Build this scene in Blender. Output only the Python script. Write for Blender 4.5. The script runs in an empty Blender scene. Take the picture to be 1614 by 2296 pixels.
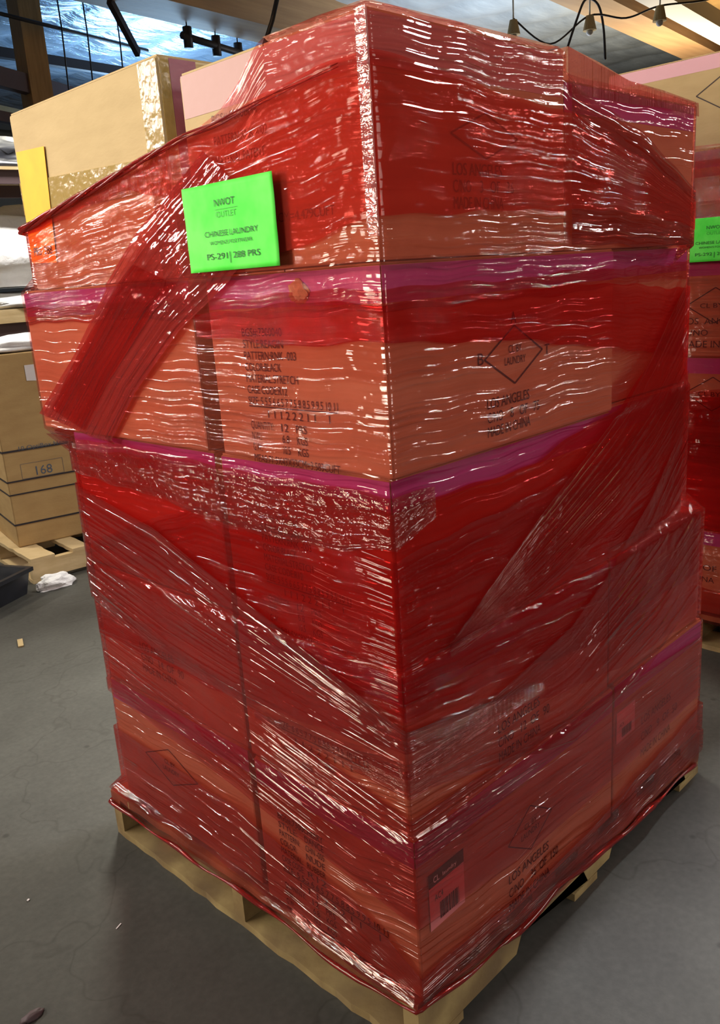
import bpy, bmesh, math, random
import numpy as np
from mathutils import Vector, Matrix
random.seed(4)
rng = np.random.default_rng(4)
scene = bpy.context.scene
C = scene.collection

# ------------------------------------------------------------------ camera
cam_d = bpy.data.cameras.new('camera')
cam_d.sensor_fit = 'HORIZONTAL'; cam_d.sensor_width = 36.0
cam_d.lens = 1904.376 / 1614 * 36.0
cam_d.clip_start = 0.02; cam_d.clip_end = 200
cam = bpy.data.objects.new('camera', cam_d); C.objects.link(cam)
yaw, pit, rol = math.radians(45.19610), math.radians(-15.50963), math.radians(-4.01142)
fw = Vector((math.cos(yaw)*math.cos(pit), math.sin(yaw)*math.cos(pit), math.sin(pit)))
r0 = fw.cross(Vector((0, 0, 1))).normalized(); u0 = r0.cross(fw)
rr = math.cos(rol)*r0 + math.sin(rol)*u0
uu = -math.sin(rol)*r0 + math.cos(rol)*u0
M = Matrix((rr, uu, -fw)).transposed().to_4x4()
M.translation = Vector((-0.92428, -0.85623, 1.42024))
cam.matrix_world = M
scene.camera = cam

# ------------------------------------------------------------------ world, exposure, lights
w = bpy.data.worlds.new('world'); scene.world = w; w.use_nodes = True
w.node_tree.nodes['Background'].inputs[0].default_value = (1.0, 0.86, 0.70, 1)
w.node_tree.nodes['Background'].inputs[1].default_value = 0.085
vs = scene.view_settings
vs.view_transform = 'Standard'; vs.look = 'None'; vs.gamma = 1.0; vs.use_curve_mapping = False
vs.exposure = 0.0
scene.cycles.transparent_max_bounces = 24
scene.cycles.max_bounces = 8

def area(name, loc, target, size, power, col, size_y=None, spread=180):
    l = bpy.data.lights.new(name, 'AREA'); l.energy = power; l.color = col
    l.size = size
    if size_y: l.shape = 'RECTANGLE'; l.size_y = size_y
    l.spread = math.radians(spread)
    o = bpy.data.objects.new(name, l); C.objects.link(o)
    o.location = loc
    o.rotation_euler = (Vector(target)-Vector(loc)).to_track_quat('-Z', 'Y').to_euler()
    return o
area('left_fill', (-4.6, 3.0, 1.95), (0, .55, 2.25), 1.5, 33, (1.0, .87, .68), 1.5, 58)  # added warm fill, aimed high to favour the upper left faces; no door there
area('skylight_back', (4.6, 6.8, 5.1), (2.2, 4.0, 0), 1.4, 560, (1.0, .96, .80), 2.2)
area('skylight_right', (4.2, .20, 5.0), (1.2, -.7, 0), .55, 110, (.95, .96, 1.0), .45, 100)
area('right_fill', (2.6, -4.6, 1.9), (.6, 0, 1.5), 1.6, 11, (1.0, .90, .80), 1.4, 64)  # added low fill for the right faces, no door stands here
area('foil_fill', (9.5, 14.5, 4.0), (8.5, 14.0, 6.0), 3.0, 360, (.40, .68, 1.0), 3.0)  # added blue fill shining up at the ceiling foil, not a roof opening
area('bay_lamp_right', (3.2, 1.2, 4.9), (2.2, .6, 1.6), .6, 60, (1.0, .90, .72), .6)
area('bay_lamp_left', (-.6, 5.6, 4.9), (.9, 4.4, 0), .8, 30, (1.0, .92, .75), .8, 80)
area('tube_lamp_left', (-2.7, 5.6, 3.1), (0, .6, 1.4), 3.4, 52, (1.0, .90, .86), .05, 95)
area('tube_lamp_near', (-3.9, 3.0, 4.2), (0, .6, 1.6), 2.6, 14, (1.0, .93, .84), .04, 60)
area('right_glint_light', (6.2, -2.4, 3.7), (1.0, 0, 1.2), 3.0, 14, (1.0, .90, .88), .05, 60)  # added thin light for highlights on the right film folds, no fixture
area('corner_glint_light', (-2.6, -3.6, 3.3), (0, 0, 1.3), 1.8, 5, (1.0, .92, .9), .05, 60)  # added behind the camera so the near corner film glints, no fixture
area('rack_fill', (1.9, 4.3, 4.6), (2.2, 5.8, 1.6), .5, 75, (1.0, .97, .92), .5, 100)  # added fill to whiten the goods on the rack, no fixture
area('bay_lamp_beam', (15.5, 6.6, 3.2), (15.5, 7.0, 5.2), 1.2, 190, (1.0, .80, .52), 1.2)
area('blue_bay_fill', (12.5, 8.6, 3.2), (13.0, 9.0, 6.0), 2.5, 170, (.80, .90, 1.0), 2.5)  # added fill brightening the grey-blue ceiling bay from below, no fixture

# ------------------------------------------------------------------ materials
def new_mat(name):
    m = bpy.data.materials.new(name); m.use_nodes = True
    nt = m.node_tree; b = nt.nodes['Principled BSDF']
    return m, nt, b
def N(nt, t, **kw):
    n = nt.nodes.new(t)
    for k, v in kw.items():
        setattr(n, k, v)
    return n
def noise_mat(name, c1, c2, scale=8, rough=.7, bump=0, bscale=None, stretch=(1, 1, 1), metallic=0, spec=.5, detail=5, coat=0, coord='Object', c3=None, s3=1.0):
    m, nt, b = new_mat(name)
    tc = N(nt, 'ShaderNodeTexCoord'); mp = N(nt, 'ShaderNodeMapping'); mp.inputs['Scale'].default_value = stretch
    nt.links.new(tc.outputs[coord], mp.inputs[0])
    n = N(nt, 'ShaderNodeTexNoise'); n.inputs['Scale'].default_value = scale; n.inputs['Detail'].default_value = detail
    nt.links.new(mp.outputs[0], n.inputs['Vector'])
    r = N(nt, 'ShaderNodeValToRGB'); r.color_ramp.elements[0].position = .35; r.color_ramp.elements[1].position = .65
    r.color_ramp.elements[0].color = (*c1, 1); r.color_ramp.elements[1].color = (*c2, 1)
    nt.links.new(n.outputs[0], r.inputs[0])
    out = r.outputs[0]
    if c3:
        n3 = N(nt, 'ShaderNodeTexNoise'); n3.inputs['Scale'].default_value = s3; n3.inputs['Detail'].default_value = 3
        nt.links.new(mp.outputs[0], n3.inputs['Vector'])
        mx = N(nt, 'ShaderNodeMix', data_type='RGBA'); mx.inputs['B'].default_value = (*c3, 1)
        mr = N(nt, 'ShaderNodeMapRange'); mr.inputs[1].default_value = .45; mr.inputs[2].default_value = .7
        nt.links.new(n3.outputs[0], mr.inputs[0]); nt.links.new(mr.outputs[0], mx.inputs['Factor'])
        nt.links.new(out, mx.inputs['A']); out = mx.outputs['Result']
    nt.links.new(out, b.inputs['Base Color'])
    b.inputs['Roughness'].default_value = rough; b.inputs['Metallic'].default_value = metallic
    b.inputs['Specular IOR Level'].default_value = spec; b.inputs['Coat Weight'].default_value = coat
    if bump:
        nb = N(nt, 'ShaderNodeTexNoise'); nb.inputs['Scale'].default_value = bscale or scale; nb.inputs['Detail'].default_value = 6
        nt.links.new(mp.outputs[0], nb.inputs['Vector'])
        bp = N(nt, 'ShaderNodeBump'); bp.inputs['Strength'].default_value = 1; bp.inputs['Distance'].default_value = bump
        nt.links.new(nb.outputs[0], bp.inputs['Height']); nt.links.new(bp.outputs[0], b.inputs['Normal'])
    return m
def flat_mat(name, c, rough=.6, metallic=0, spec=.5, coat=0, emit=0):
    m, nt, b = new_mat(name)
    b.inputs['Base Color'].default_value = (*c, 1); b.inputs['Roughness'].default_value = rough
    b.inputs['Metallic'].default_value = metallic; b.inputs['Specular IOR Level'].default_value = spec
    b.inputs['Coat Weight'].default_value = coat
    if emit:
        b.inputs['Emission Color'].default_value = (*c, 1); b.inputs['Emission Strength'].default_value = emit
    return m
def tape_mat(name, col, alpha, rough=.18, crinkle=.0008):
    m, nt, b = new_mat(name)
    b.inputs['Base Color'].default_value = (*col, 1); b.inputs['Alpha'].default_value = alpha
    b.inputs['Roughness'].default_value = rough; b.inputs['Specular IOR Level'].default_value = .6
    tc = N(nt, 'ShaderNodeTexCoord'); n = N(nt, 'ShaderNodeTexNoise'); n.inputs['Scale'].default_value = 45; n.inputs['Detail'].default_value = 6
    nt.links.new(tc.outputs['Object'], n.inputs['Vector'])
    bp = N(nt, 'ShaderNodeBump'); bp.inputs['Distance'].default_value = crinkle; nt.links.new(n.outputs[0], bp.inputs['Height'])
    nt.links.new(bp.outputs[0], b.inputs['Normal'])
    return m

CARD = noise_mat('cardboard', (.47, .345, .165), (.52, .385, .19), 9, .8, .0006, 60, (1, 1, 3))
CARD_B = noise_mat('cardboard_brown', (.44, .28, .11), (.50, .33, .135), 7, .8, .0006, 60, (1, 1, 3))
CARD_EDGE = noise_mat('cardboard_edge', (.42, .31, .15), (.52, .39, .2), 80, .85)
PINK = tape_mat('pink_packing_tape', (.46, .10, .50), .94, .35)
PINK_PALE = tape_mat('pale_pink_packing_tape', (.52, .27, .235), .85, .5)
PINK_DARK = tape_mat('dark_pink_packing_tape', (.30, .065, .115), .95, .35)
PINK_ROSE = tape_mat('rose_packing_tape', (.60, .25, .32), .93, .4)
CLEAR = tape_mat('clear_brown_tape', (.50, .36, .12), .55, .14, .0030)
INK = flat_mat('printing_ink', (.045, .03, .03), .7)
INKF = flat_mat('faint_printing_ink', (.20, .13, .08), .8)
INKG = flat_mat('printing_ink_green', (.01, .12, .02), .7)
INKB = flat_mat('printing_ink_blue', (.09, .12, .17), .7)
GREEN = noise_mat('neon_green_paper', (.05, .80, .035), (.13, .90, .09), 14, .7, coord='Object')
ORANGE = noise_mat('neon_orange_paper', (.95, .42, .003), (.97, .48, .006), 20, .7)
PAPER = flat_mat('white_label_paper', (.80, .76, .76), .6)
BLACKP = flat_mat('black_print', (.03, .02, .02), .5)
WOOD = noise_mat('pallet_wood', (.46, .34, .14), (.26, .17, .065), 9, .75, .002, 30, (1, 1, 1), c3=(.20, .13, .06), s3=7)
WOOD_B = noise_mat('pallet_wood_pale', (.66, .50, .27), (.54, .39, .19), 6, .75, .001, 20, (1, 1, 4))
BEAMW = noise_mat('glulam_beam_wood', (.34, .20, .10), (.42, .26, .13), 2, .6, .002, 10, (.3, 3, 8))
BEAMD = noise_mat('dark_beam_wood', (.10, .065, .045), (.14, .09, .06), 2, .6, .002, 10, (.3, 3, 8))
POSTW = noise_mat('post_wood', (.36, .21, .08), (.28, .16, .06), 4, .7, .002, 10, (6, 6, .6))
STEEL = flat_mat('dark_steel', (.035, .03, .035), .5, .3)
PURLIN = flat_mat('purple_brown_girder', (.09, .055, .06), .6)
DUCT = flat_mat('white_duct_metal', (.75, .72, .66), .5)
FOIL = noise_mat('foil_insulation', (.42, .56, .74), (.66, .78, .92), 1.2, .26, .10, 1.6, (1, 2.2, 1), metallic=.75)
FOILD = noise_mat('grey_blue_insulation', (.34, .39, .44), (.46, .52, .57), 1.0, .5, .06, 1.4, (1, 2, 1), metallic=.25)
WHITEC = noise_mat('white_plastic_sheet', (.80, .80, .80), (.9, .9, .9), 5, .45, .02, 9)
CONC = noise_mat('concrete_wall', (.30, .28, .25), (.36, .34, .30), 1, .8)
BLACKPL = noise_mat('black_plastic', (.012, .013, .018), (.02, .022, .028), 10, .35)

def floor_mat():
    m, nt, b = new_mat('worn_concrete_floor')
    tc = N(nt, 'ShaderNodeTexCoord')
    n1 = N(nt, 'ShaderNodeTexNoise'); n1.inputs['Scale'].default_value = 2.2; n1.inputs['Detail'].default_value = 8; n1.inputs['Roughness'].default_value = .65
    n2 = N(nt, 'ShaderNodeTexNoise'); n2.inputs['Scale'].default_value = 60; n2.inputs['Detail'].default_value = 4
    v = N(nt, 'ShaderNodeTexVoronoi'); v.inputs['Scale'].default_value = 9; v.feature = 'SMOOTH_F1'
    for n in (n1, n2, v): nt.links.new(tc.outputs['Object'], n.inputs['Vector'])
    r = N(nt, 'ShaderNodeValToRGB')
    e = r.color_ramp.elements; e[0].position = .3; e[0].color = (.054, .052, .044, 1); e[1].position = .72; e[1].color = (.092, .090, .078, 1)
    nt.links.new(n1.outputs[0], r.inputs[0])
    r2 = N(nt, 'ShaderNodeValToRGB'); e = r2.color_ramp.elements; e[0].position = .3; e[0].color = (.86, .86, .86, 1); e[1].position = .7; e[1].color = (1.08, 1.08, 1.08, 1)
    nt.links.new(n2.outputs[0], r2.inputs[0])
    mx = N(nt, 'ShaderNodeMix', data_type='RGBA', blend_type='MULTIPLY'); mx.inputs['Factor'].default_value = 1
    nt.links.new(r.outputs[0], mx.inputs['A']); nt.links.new(r2.outputs[0], mx.inputs['B'])
    # pits and spots
    vd = N(nt, 'ShaderNodeTexVoronoi'); vd.inputs['Scale'].default_value = 7.0; nt.links.new(tc.outputs['Object'], vd.inputs['Vector'])
    rs = N(nt, 'ShaderNodeValToRGB'); e = rs.color_ramp.elements; e[0].position = .04; e[0].color = (.45, .43, .42, 1); e[1].position = .085; e[1].color = (1, 1, 1, 1)
    nt.links.new(vd.outputs['Distance'], rs.inputs[0])
    # hairline cracks
    vc = N(nt, 'ShaderNodeTexVoronoi'); vc.feature = 'DISTANCE_TO_EDGE'; vc.inputs['Scale'].default_value = 2.3
    nd = N(nt, 'ShaderNodeTexNoise'); nd.inputs['Scale'].default_value = 5
    nt.links.new(tc.outputs['Object'], nd.inputs['Vector'])
    mxv = N(nt, 'ShaderNodeMix', data_type='RGBA'); mxv.inputs['Factor'].default_value = .28
    nt.links.new(tc.outputs['Object'], mxv.inputs['A']); nt.links.new(nd.outputs['Color'], mxv.inputs['B'])
    nt.links.new(mxv.outputs['Result'], vc.inputs['Vector'])
    rc = N(nt, 'ShaderNodeValToRGB'); e = rc.color_ramp.elements; e[0].position = .0; e[0].color = (.72, .70, .68, 1); e[1].position = .012; e[1].color = (1, 1, 1, 1)
    nt.links.new(vc.outputs[0], rc.inputs[0])
    m2 = N(nt, 'ShaderNodeMix', data_type='RGBA', blend_type='MULTIPLY'); m2.inputs['Factor'].default_value = .8
    nt.links.new(mx.outputs['Result'], m2.inputs['A']); nt.links.new(rs.outputs[0], m2.inputs['B'])
    m3 = N(nt, 'ShaderNodeMix', data_type='RGBA', blend_type='MULTIPLY'); m3.inputs['Factor'].default_value = .8
    nt.links.new(m2.outputs['Result'], m3.inputs['A']); nt.links.new(rc.outputs[0], m3.inputs['B'])
    nt.links.new(m3.outputs['Result'], b.inputs['Base Color'])
    b.inputs['Roughness'].default_value = .62; b.inputs['Specular IOR Level'].default_value = .3
    bp = N(nt, 'ShaderNodeBump'); bp.inputs['Distance'].default_value = .004; nt.links.new(n1.outputs[0], bp.inputs['Height'])
    nt.links.new(bp.outputs[0], b.inputs['Normal'])
    return m

def film_mat(name, tint=(.80, .40, .36), streak=(.66, .22, .18), body=(.55, .09, .07), haze=.10, vs_=75, us=1.3, bump=.008, gloss=.10, rough=.06, crinkle=0.0, fres=.6):
    """thin stretch film: see-through tint, a little milky scatter, glossy wrinkles that follow the pull (UV u)"""
    m = bpy.data.materials.new(name); m.use_nodes = True
    nt = m.node_tree; nt.nodes.clear()
    out = N(nt, 'ShaderNodeOutputMaterial')
    uv = N(nt, 'ShaderNodeUVMap')
    def noise(su, sv, detail=3, dist=0.0, rough_=.5):
        mp = N(nt, 'ShaderNodeMapping'); mp.inputs['Scale'].default_value = (su, sv, 1)
        nt.links.new(uv.outputs[0], mp.inputs[0])
        n = N(nt, 'ShaderNodeTexNoise'); n.inputs['Scale'].default_value = 1; n.inputs['Detail'].default_value = detail
        n.inputs['Distortion'].default_value = dist; n.inputs['Roughness'].default_value = rough_
        nt.links.new(mp.outputs[0], n.inputs['Vector'])
        return n.outputs[0]
    ns = noise(.9, 26, 5)
    rp = N(nt, 'ShaderNodeValToRGB'); rp.color_ramp.elements[0].position = .36; rp.color_ramp.elements[1].position = .66
    rp.color_ramp.elements[0].color = (*streak, 1); rp.color_ramp.elements[1].color = (*tint, 1)
    nt.links.new(ns, rp.inputs[0])
    tr = N(nt, 'ShaderNodeBsdfTransparent'); nt.links.new(rp.outputs[0], tr.inputs[0])
    # wrinkles
    a = noise(us, vs_, 2, .25); b = noise(us*2.2, vs_*3.2, 2, .3); c = noise(7, 9, 3)
    mk = noise(2.0, 4.0, 2)
    mr = N(nt, 'ShaderNodeMapRange'); mr.inputs[1].default_value = .42; mr.inputs[2].default_value = .62; mr.inputs[3].default_value = .25; mr.inputs[4].default_value = 1.0
    nt.links.new(mk, mr.inputs[0])
    def mth(op, x, y):
        n = N(nt, 'ShaderNodeMath', operation=op)
        for i, v in enumerate((x, y)):
            if isinstance(v, (int, float)): n.inputs[i].default_value = v
            else: nt.links.new(v, n.inputs[i])
        return n.outputs[0]
    rn = noise(us*.7, vs_*.55, 1, .15)
    rd = mth('POWER', mth('SUBTRACT', 1.0, mth('ABSOLUTE', mth('SUBTRACT', mth('MULTIPLY', rn, 4.0), 2.0), 0)), 5.0)
    rd = mth('MAXIMUM', rd, 0.0)
    h = mth('ADD', mth('MULTIPLY', a, .9), mth('MULTIPLY', b, .25))
    h = mth('ADD', h, mth('MULTIPLY', rd, .40))
    h = mth('MULTIPLY', h, mr.outputs[0])
    h = mth('ADD', h, mth('MULTIPLY', c, 1.3))
    if crinkle:
        h = mth('ADD', h, mth('MULTIPLY', noise(38, 60, 3, 1.0), crinkle))
    bp = N(nt, 'ShaderNodeBump'); bp.inputs['Strength'].default_value = 1; bp.inputs['Distance'].default_value = bump
    nt.links.new(h, bp.inputs['Height'])
    gl = N(nt, 'ShaderNodeBsdfGlossy'); gl.inputs['Roughness'].default_value = rough; gl.inputs['Color'].default_value = (1, .93, .92, 1)
    nt.links.new(bp.outputs[0], gl.inputs['Normal'])
    df = N(nt, 'ShaderNodeBsdfDiffuse'); df.inputs['Color'].default_value = (*body, 1)
    nt.links.new(bp.outputs[0], df.inputs['Normal'])
    tl = N(nt, 'ShaderNodeBsdfTranslucent'); tl.inputs['Color'].default_value = (*body, 1)
    m0 = N(nt, 'ShaderNodeMixShader'); m0.inputs[0].default_value = .4
    nt.links.new(df.outputs[0], m0.inputs[1]); nt.links.new(tl.outputs[0], m0.inputs[2])
    m1 = N(nt, 'ShaderNodeMixShader'); m1.inputs[0].default_value = haze
    nt.links.new(tr.outputs[0], m1.inputs[1]); nt.links.new(m0.outputs[0], m1.inputs[2])
    fr = N(nt, 'ShaderNodeFresnel'); fr.inputs['IOR'].default_value = 1.45
    nt.links.new(bp.outputs[0], fr.inputs['Normal'])
    f2 = mth('MINIMUM', mth('ADD', mth('MULTIPLY', fr.outputs[0], fres), gloss), .6)
    m2 = N(nt, 'ShaderNodeMixShader'); nt.links.new(f2, m2.inputs[0])
    nt.links.new(m1.outputs[0], m2.inputs[1]); nt.links.new(gl.outputs[0], m2.inputs[2])
    nt.links.new(m2.outputs[0], out.inputs[0])
    return m

# ------------------------------------------------------------------ object helpers
def tag(o, label=None, cat=None, group=None, kind=None):
    if label: o['label'] = label
    if cat: o['category'] = cat
    if group: o['group'] = group
    if kind: o['kind'] = kind
    return o
def empty(name, loc, rz=0):
    o = bpy.data.objects.new(name, None); C.objects.link(o)
    o.empty_display_size = .1; o.location = loc; o.rotation_euler = (0, 0, rz)
    return o
def link_mesh(name, me, mat, parent=None, smooth=False):
    o = bpy.data.objects.new(name, me); C.objects.link(o)
    if mat: me.materials.append(mat)
    if parent: o.parent = parent
    if smooth:
        for p in me.polygons: p.use_smooth = True
    return o
def bm_obj(name, bm, mat, parent=None, smooth=False):
    me = bpy.data.meshes.new(name); bm.to_mesh(me); bm.free()
    return link_mesh(name, me, mat, parent, smooth)
def add_box(bm, x0, x1, y0, y1, z0, z1, bev=0):
    r = bmesh.ops.create_cube(bm, size=1)
    vs2 = r['verts']
    for v in vs2:
        v.co = Vector(((x0+x1)/2+v.co.x*(x1-x0), (y0+y1)/2+v.co.y*(y1-y0), (z0+z1)/2+v.co.z*(z1-z0)))
    if bev:
        es = list({e for v in vs2 for e in v.link_edges})
        bmesh.ops.bevel(bm, geom=es, offset=bev, segments=2, affect='EDGES', profile=.5)
def box(name, x0, x1, y0, y1, z0, z1, mat, parent=None, bev=0):
    bm = bmesh.new(); add_box(bm, x0, x1, y0, y1, z0, z1, bev)
    return bm_obj(name, bm, mat, parent)
def smooth(P, n=8):
    P = [Vector(p) for p in P]; out = []
    for i in range(len(P)-1):
        a, b, c, d = P[max(i-1, 0)], P[i], P[i+1], P[min(i+2, len(P)-1)]
        for k in range(n):
            t = k/n; out.append(.5*((2*b)+(c-a)*t+(2*a-5*b+4*c-d)*t*t+(3*b-a-3*c+d)*t**3))
    return out+[P[-1]]
def tube(name, pts, rad, mat, parent=None, seg=8, radii=None):
    bm = bmesh.new(); rings = []
    pts = [Vector(p) for p in pts]
    for i, p in enumerate(pts):
        d = (pts[min(i+1, len(pts)-1)] - pts[max(i-1, 0)]).normalized()
        a = d.cross(Vector((0, 0, 1)))
        if a.length < .05: a = d.cross(Vector((1, 0, 0)))
        a.normalize(); b = d.cross(a)
        rd = radii[i] if radii else rad
        rings.append([bm.verts.new(p + rd*(math.cos(2*math.pi*k/seg)*a + math.sin(2*math.pi*k/seg)*b)) for k in range(seg)])
    for i in range(len(rings)-1):
        for k in range(seg):
            bm.faces.new((rings[i][k], rings[i][(k+1) % seg], rings[i+1][(k+1) % seg], rings[i+1][k]))
    bm.faces.new(rings[0][::-1]); bm.faces.new(rings[-1])
    return bm_obj(name, bm, mat, parent, True)

_text_cache = {}
def text_mesh(s):
    cu = bpy.data.curves.new('txt', 'FONT'); cu.body = s; cu.size = 1.0; cu.resolution_u = 3
    o = bpy.data.objects.new('txt', cu); C.objects.link(o)
    bpy.context.view_layer.update()
    me = bpy.data.meshes.new_from_object(o.evaluated_get(bpy.context.evaluated_depsgraph_get()))
    C.objects.unlink(o); bpy.data.objects.remove(o); bpy.data.curves.remove(cu)
    return me
# a "face" is (origin, right, up, normal): writing is laid on it
def FL(x=0.0): return (Vector((x, 0, 0)), Vector((0, -1, 0)), Vector((0, 0, 1)), Vector((-1, 0, 0)))   # u = -y
def FR(y=0.0): return (Vector((0, y, 0)), Vector((1, 0, 0)), Vector((0, 0, 1)), Vector((0, -1, 0)))    # u = x
def writing(items, face, mat, parent, name='printed_text', off=.0012):
    """lays the lines out, one mesh for each block of print that stands apart"""
    def bb(it):
        if it[0] == 'line': return (min(it[1], it[3]), max(it[1], it[3]), min(it[2], it[4]), max(it[2], it[4]))
        return (it[1], it[1]+it[3], it[2], it[2]+it[4])
    its = [i for i in items if i[0] not in ('',)]
    grp = [[i] for i in its]; m = .011 if name == 'printed_text' else .05
    if parent and parent.get('category') == 'paper sign': m = .05
    changed = True
    while changed:
        changed = False
        for i in range(len(grp)):
            for j in range(i+1, len(grp)):
                if any(bb(a)[0]-m < bb(b)[1] and bb(b)[0]-m < bb(a)[1] and bb(a)[2]-m < bb(b)[3] and bb(b)[2]-m < bb(a)[3] for a in grp[i] for b in grp[j]):
                    grp[i] += grp.pop(j); changed = True; break
            if changed: break
    o = None
    for g in grp: o = writing_block(g, face, mat, parent, name, off)
    return o
def writing_block(items, face, mat, parent, name='printed_text', off=.0012):
    """items: (text, u_left, z_base, width, height) lines or ('line', u0, z0, u1, z1, thickness)"""
    O, Rv, Uv, Nv = face
    verts = []; faces = []
    def put(u, z): return O + Rv*u + Uv*z + Nv*off
    for it in items:
        if it[0] == 'line':
            _, ua, za, ub, zb, th = it
            d = Vector((ub-ua, zb-za)); n = Vector((-d.y, d.x)).normalized()*th/2
            b = len(verts)
            verts += [put(ua+n.x, za+n.y), put(ua-n.x, za-n.y), put(ub-n.x, zb-n.y), put(ub+n.x, zb+n.y)]
            faces.append((b, b+1, b+2, b+3)); continue
        s, u, z, wd, ht = it
        me = text_mesh(s)
        if not len(me.vertices): continue
        xs = [v.co.x for v in me.vertices]; x0, x1 = min(xs), max(xs)
        sy = ht/.73; sx = wd/(x1-x0)
        b = len(verts)
        verts += [put(u+(v.co.x-x0)*sx, z+v.co.y*sy) for v in me.vertices]
        faces += [tuple(b+i for i in p.vertices) for p in me.polygons]
        bpy.data.meshes.remove(me)
    me = bpy.data.meshes.new(name)
    inv = parent.matrix_world.inverted() if parent else Matrix()
    me.from_pydata([inv @ v for v in verts], [], faces)
    return link_mesh(name, me, mat, parent)
def strip_on(face, quad, mat, parent, name, off=.0008, thick=.0006, n=1):
    """thin patch (tape, label) from four (u,z) corners on a face, a real thickness behind it"""
    O, Rv, Uv, Nv = face
    bm = bmesh.new()
    inv = parent.matrix_world.inverted() if parent else Matrix()
    f = [bm.verts.new(inv @ (O+Rv*u+Uv*z+Nv*(off))) for u, z in quad]
    g = [bm.verts.new(inv @ (O+Rv*u+Uv*z+Nv*(off-thick))) for u, z in quad]
    bm.faces.new(f); bm.faces.new(g[::-1])
    for i in range(4): bm.faces.new((f[i], f[(i+1) % 4], g[(i+1) % 4], g[i]))
    bmesh.ops.recalc_face_normals(bm, faces=bm.faces)
    return bm_obj(name, bm, mat, parent)

# ------------------------------------------------------------------ the setting
fl = box('floor', -9, 24, -9, 24, -.1, 0, floor_mat()); tag(fl, kind='structure')
AX = math.radians(6)            # direction of the building's grid
def bldg(x, y): return (x*math.cos(AX)-y*math.sin(AX), x*math.sin(AX)+y*math.cos(AX))
def bbox_obj(name, x0, x1, y0, y1, z0, z1, mat, parent=None):
    """box laid out in the building's own axes"""
    bm = bmesh.new(); add_box(bm, x0, x1, y0, y1, z0, z1)
    bmesh.ops.rotate(bm, verts=bm.verts, cent=(0, 0, 0), matrix=Matrix.Rotation(AX, 3, 'Z'))
    return bm_obj(name, bm, mat, parent)
def insulation(name, x0, x1, y0, y1, z, mat, pitch=1.22, sag=.10):
    """quilted insulation: sags between the purlins"""
    nx, ny = int((x1-x0)/.12), int((y1-y0)/.3)
    bm = bmesh.new(); g = []
    for i in range(nx+1):
        row = []
        for j in range(ny+1):
            x = x0+(x1-x0)*i/nx; y = y0+(y1-y0)*j/ny
            s = abs(math.sin(math.pi*x/pitch)); zz = z - sag*s**.6 + .02*math.sin(y*3.1+x*1.7)
            X, Y = bldg(x, y); row.append(bm.verts.new((X, Y, zz)))
        g.append(row)
    for i in range(nx):
        for j in range(ny): bm.faces.new((g[i][j], g[i][j+1], g[i+1][j+1], g[i+1][j]))
    o = bm_obj(name, bm, mat, None, True); tag(o, kind='structure'); return o
# the sheet above all, then the insulation runs between the glulam beams
tag(bbox_obj('ceiling', -2, 26, -8, 24, 6.3, 6.4, CONC), kind='structure')
insulation('ceiling_foil_bay', 4, 26, 9.85, 22, 5.95, FOIL)
insulation('ceiling_blue_bay', 4, 26, 5.6, 9.18, 5.95, FOILD)
insulation('ceiling_near_bay', 4, 26, -6, 5.05, 5.95, CARD_B)
tag(bbox_obj('wall_back', 25.9, 26, -8, 24, 0, 6.4, CONC), kind='structure')
tag(bbox_obj('wall_left', -2, 26, 23.9, 24, 0, 6.4, CONC), kind='structure')
tag(bbox_obj('trim_1', 3, 25.9, 9.13, 9.9, 5.20, 5.9, BEAMW), kind='structure')       # glulam beams
tag(bbox_obj('trim_2', 3, 25.9, 5.0, 5.65, 5.20, 5.85, BEAMW), kind='structure')
def bar(name, a, b, wd, ht, mat, parent=None):
    a, b = Vector(a), Vector(b); d = (b-a); L = d.length; d.normalize()
    s = d.cross(Vector((0, 0, 1)))
    s = Vector((1, 0, 0)) if s.length < .01 else s.normalized()
    u = s.cross(d)
    bm = bmesh.new(); V = []
    for p in (a, b):
        V += [bm.verts.new(p + s*sx*wd/2 + u*su*ht/2) for sx, su in ((-1, -1), (1, -1), (1, 1), (-1, 1))]
    for q in ((0, 1, 2, 3), (7, 6, 5, 4), (0, 4, 5, 1), (1, 5, 6, 2), (2, 6, 7, 3), (3, 7, 4, 0)):
        bm.faces.new([V[i] for i in q])
    bmesh.ops.recalc_face_normals(bm, faces=bm.faces)
    return bm_obj(name, bm, mat, parent)
tag(bar('trim_3', (5.80, 12.10, 0), (5.80, 12.10, 5.9), .34, .34, POSTW), kind='structure')       # wooden post
tag(bar('trim_4', (3.6, 11.1, 4.45), (9.6, 13.9, 4.45), .14, .26, PURLIN), kind='structure')       # purple-brown girder
tag(bar('trim_5', (4.4, 13.30, 5.2), (9.6, 13.75, 5.2), .12, .15, STEEL), kind='structure')
tag(bar('trim_6', (3.6, 11.9, 4.22), (9.6, 14.7, 4.22), .10, .12, CARD), kind='structure')
tag(bar('trim_7', (3.6, 11.2, 3.95), (9.6, 14.0, 3.95), .10, .14, PURLIN), kind='structure')
d_ = bbox_obj('air_duct', 6, 22, 4.15, 4.55, 5.05, 5.30, DUCT)
tag(d_, 'white metal air duct running under the roof above the far right beam', 'duct')
t_ = tube('truss_rod', [(4.6, 11.44, 5.2), (7.9, 12.2, 5.2)], .028, STEEL)
tag(t_, 'long thin dark rod running under the shiny blue ceiling foil', 'rod')
t_ = bar('diagonal_brace', (6.105, 10.296, 5.2), (6.75, 10.75, 4.72), .07, .11, STEEL)
tag(t_, 'dark diagonal steel brace in front of the shiny blue ceiling foil', 'brace')
t_ = tube('sprinkler_pipe', [(7.42, 10.55, 5.0), (8.5, 10.85, 5.0), (9.6, 11.1, 5.0)], .055, STEEL)
tag(t_, 'black pipe beside the wooden beam behind the tan cartons', 'pipe')
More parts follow.
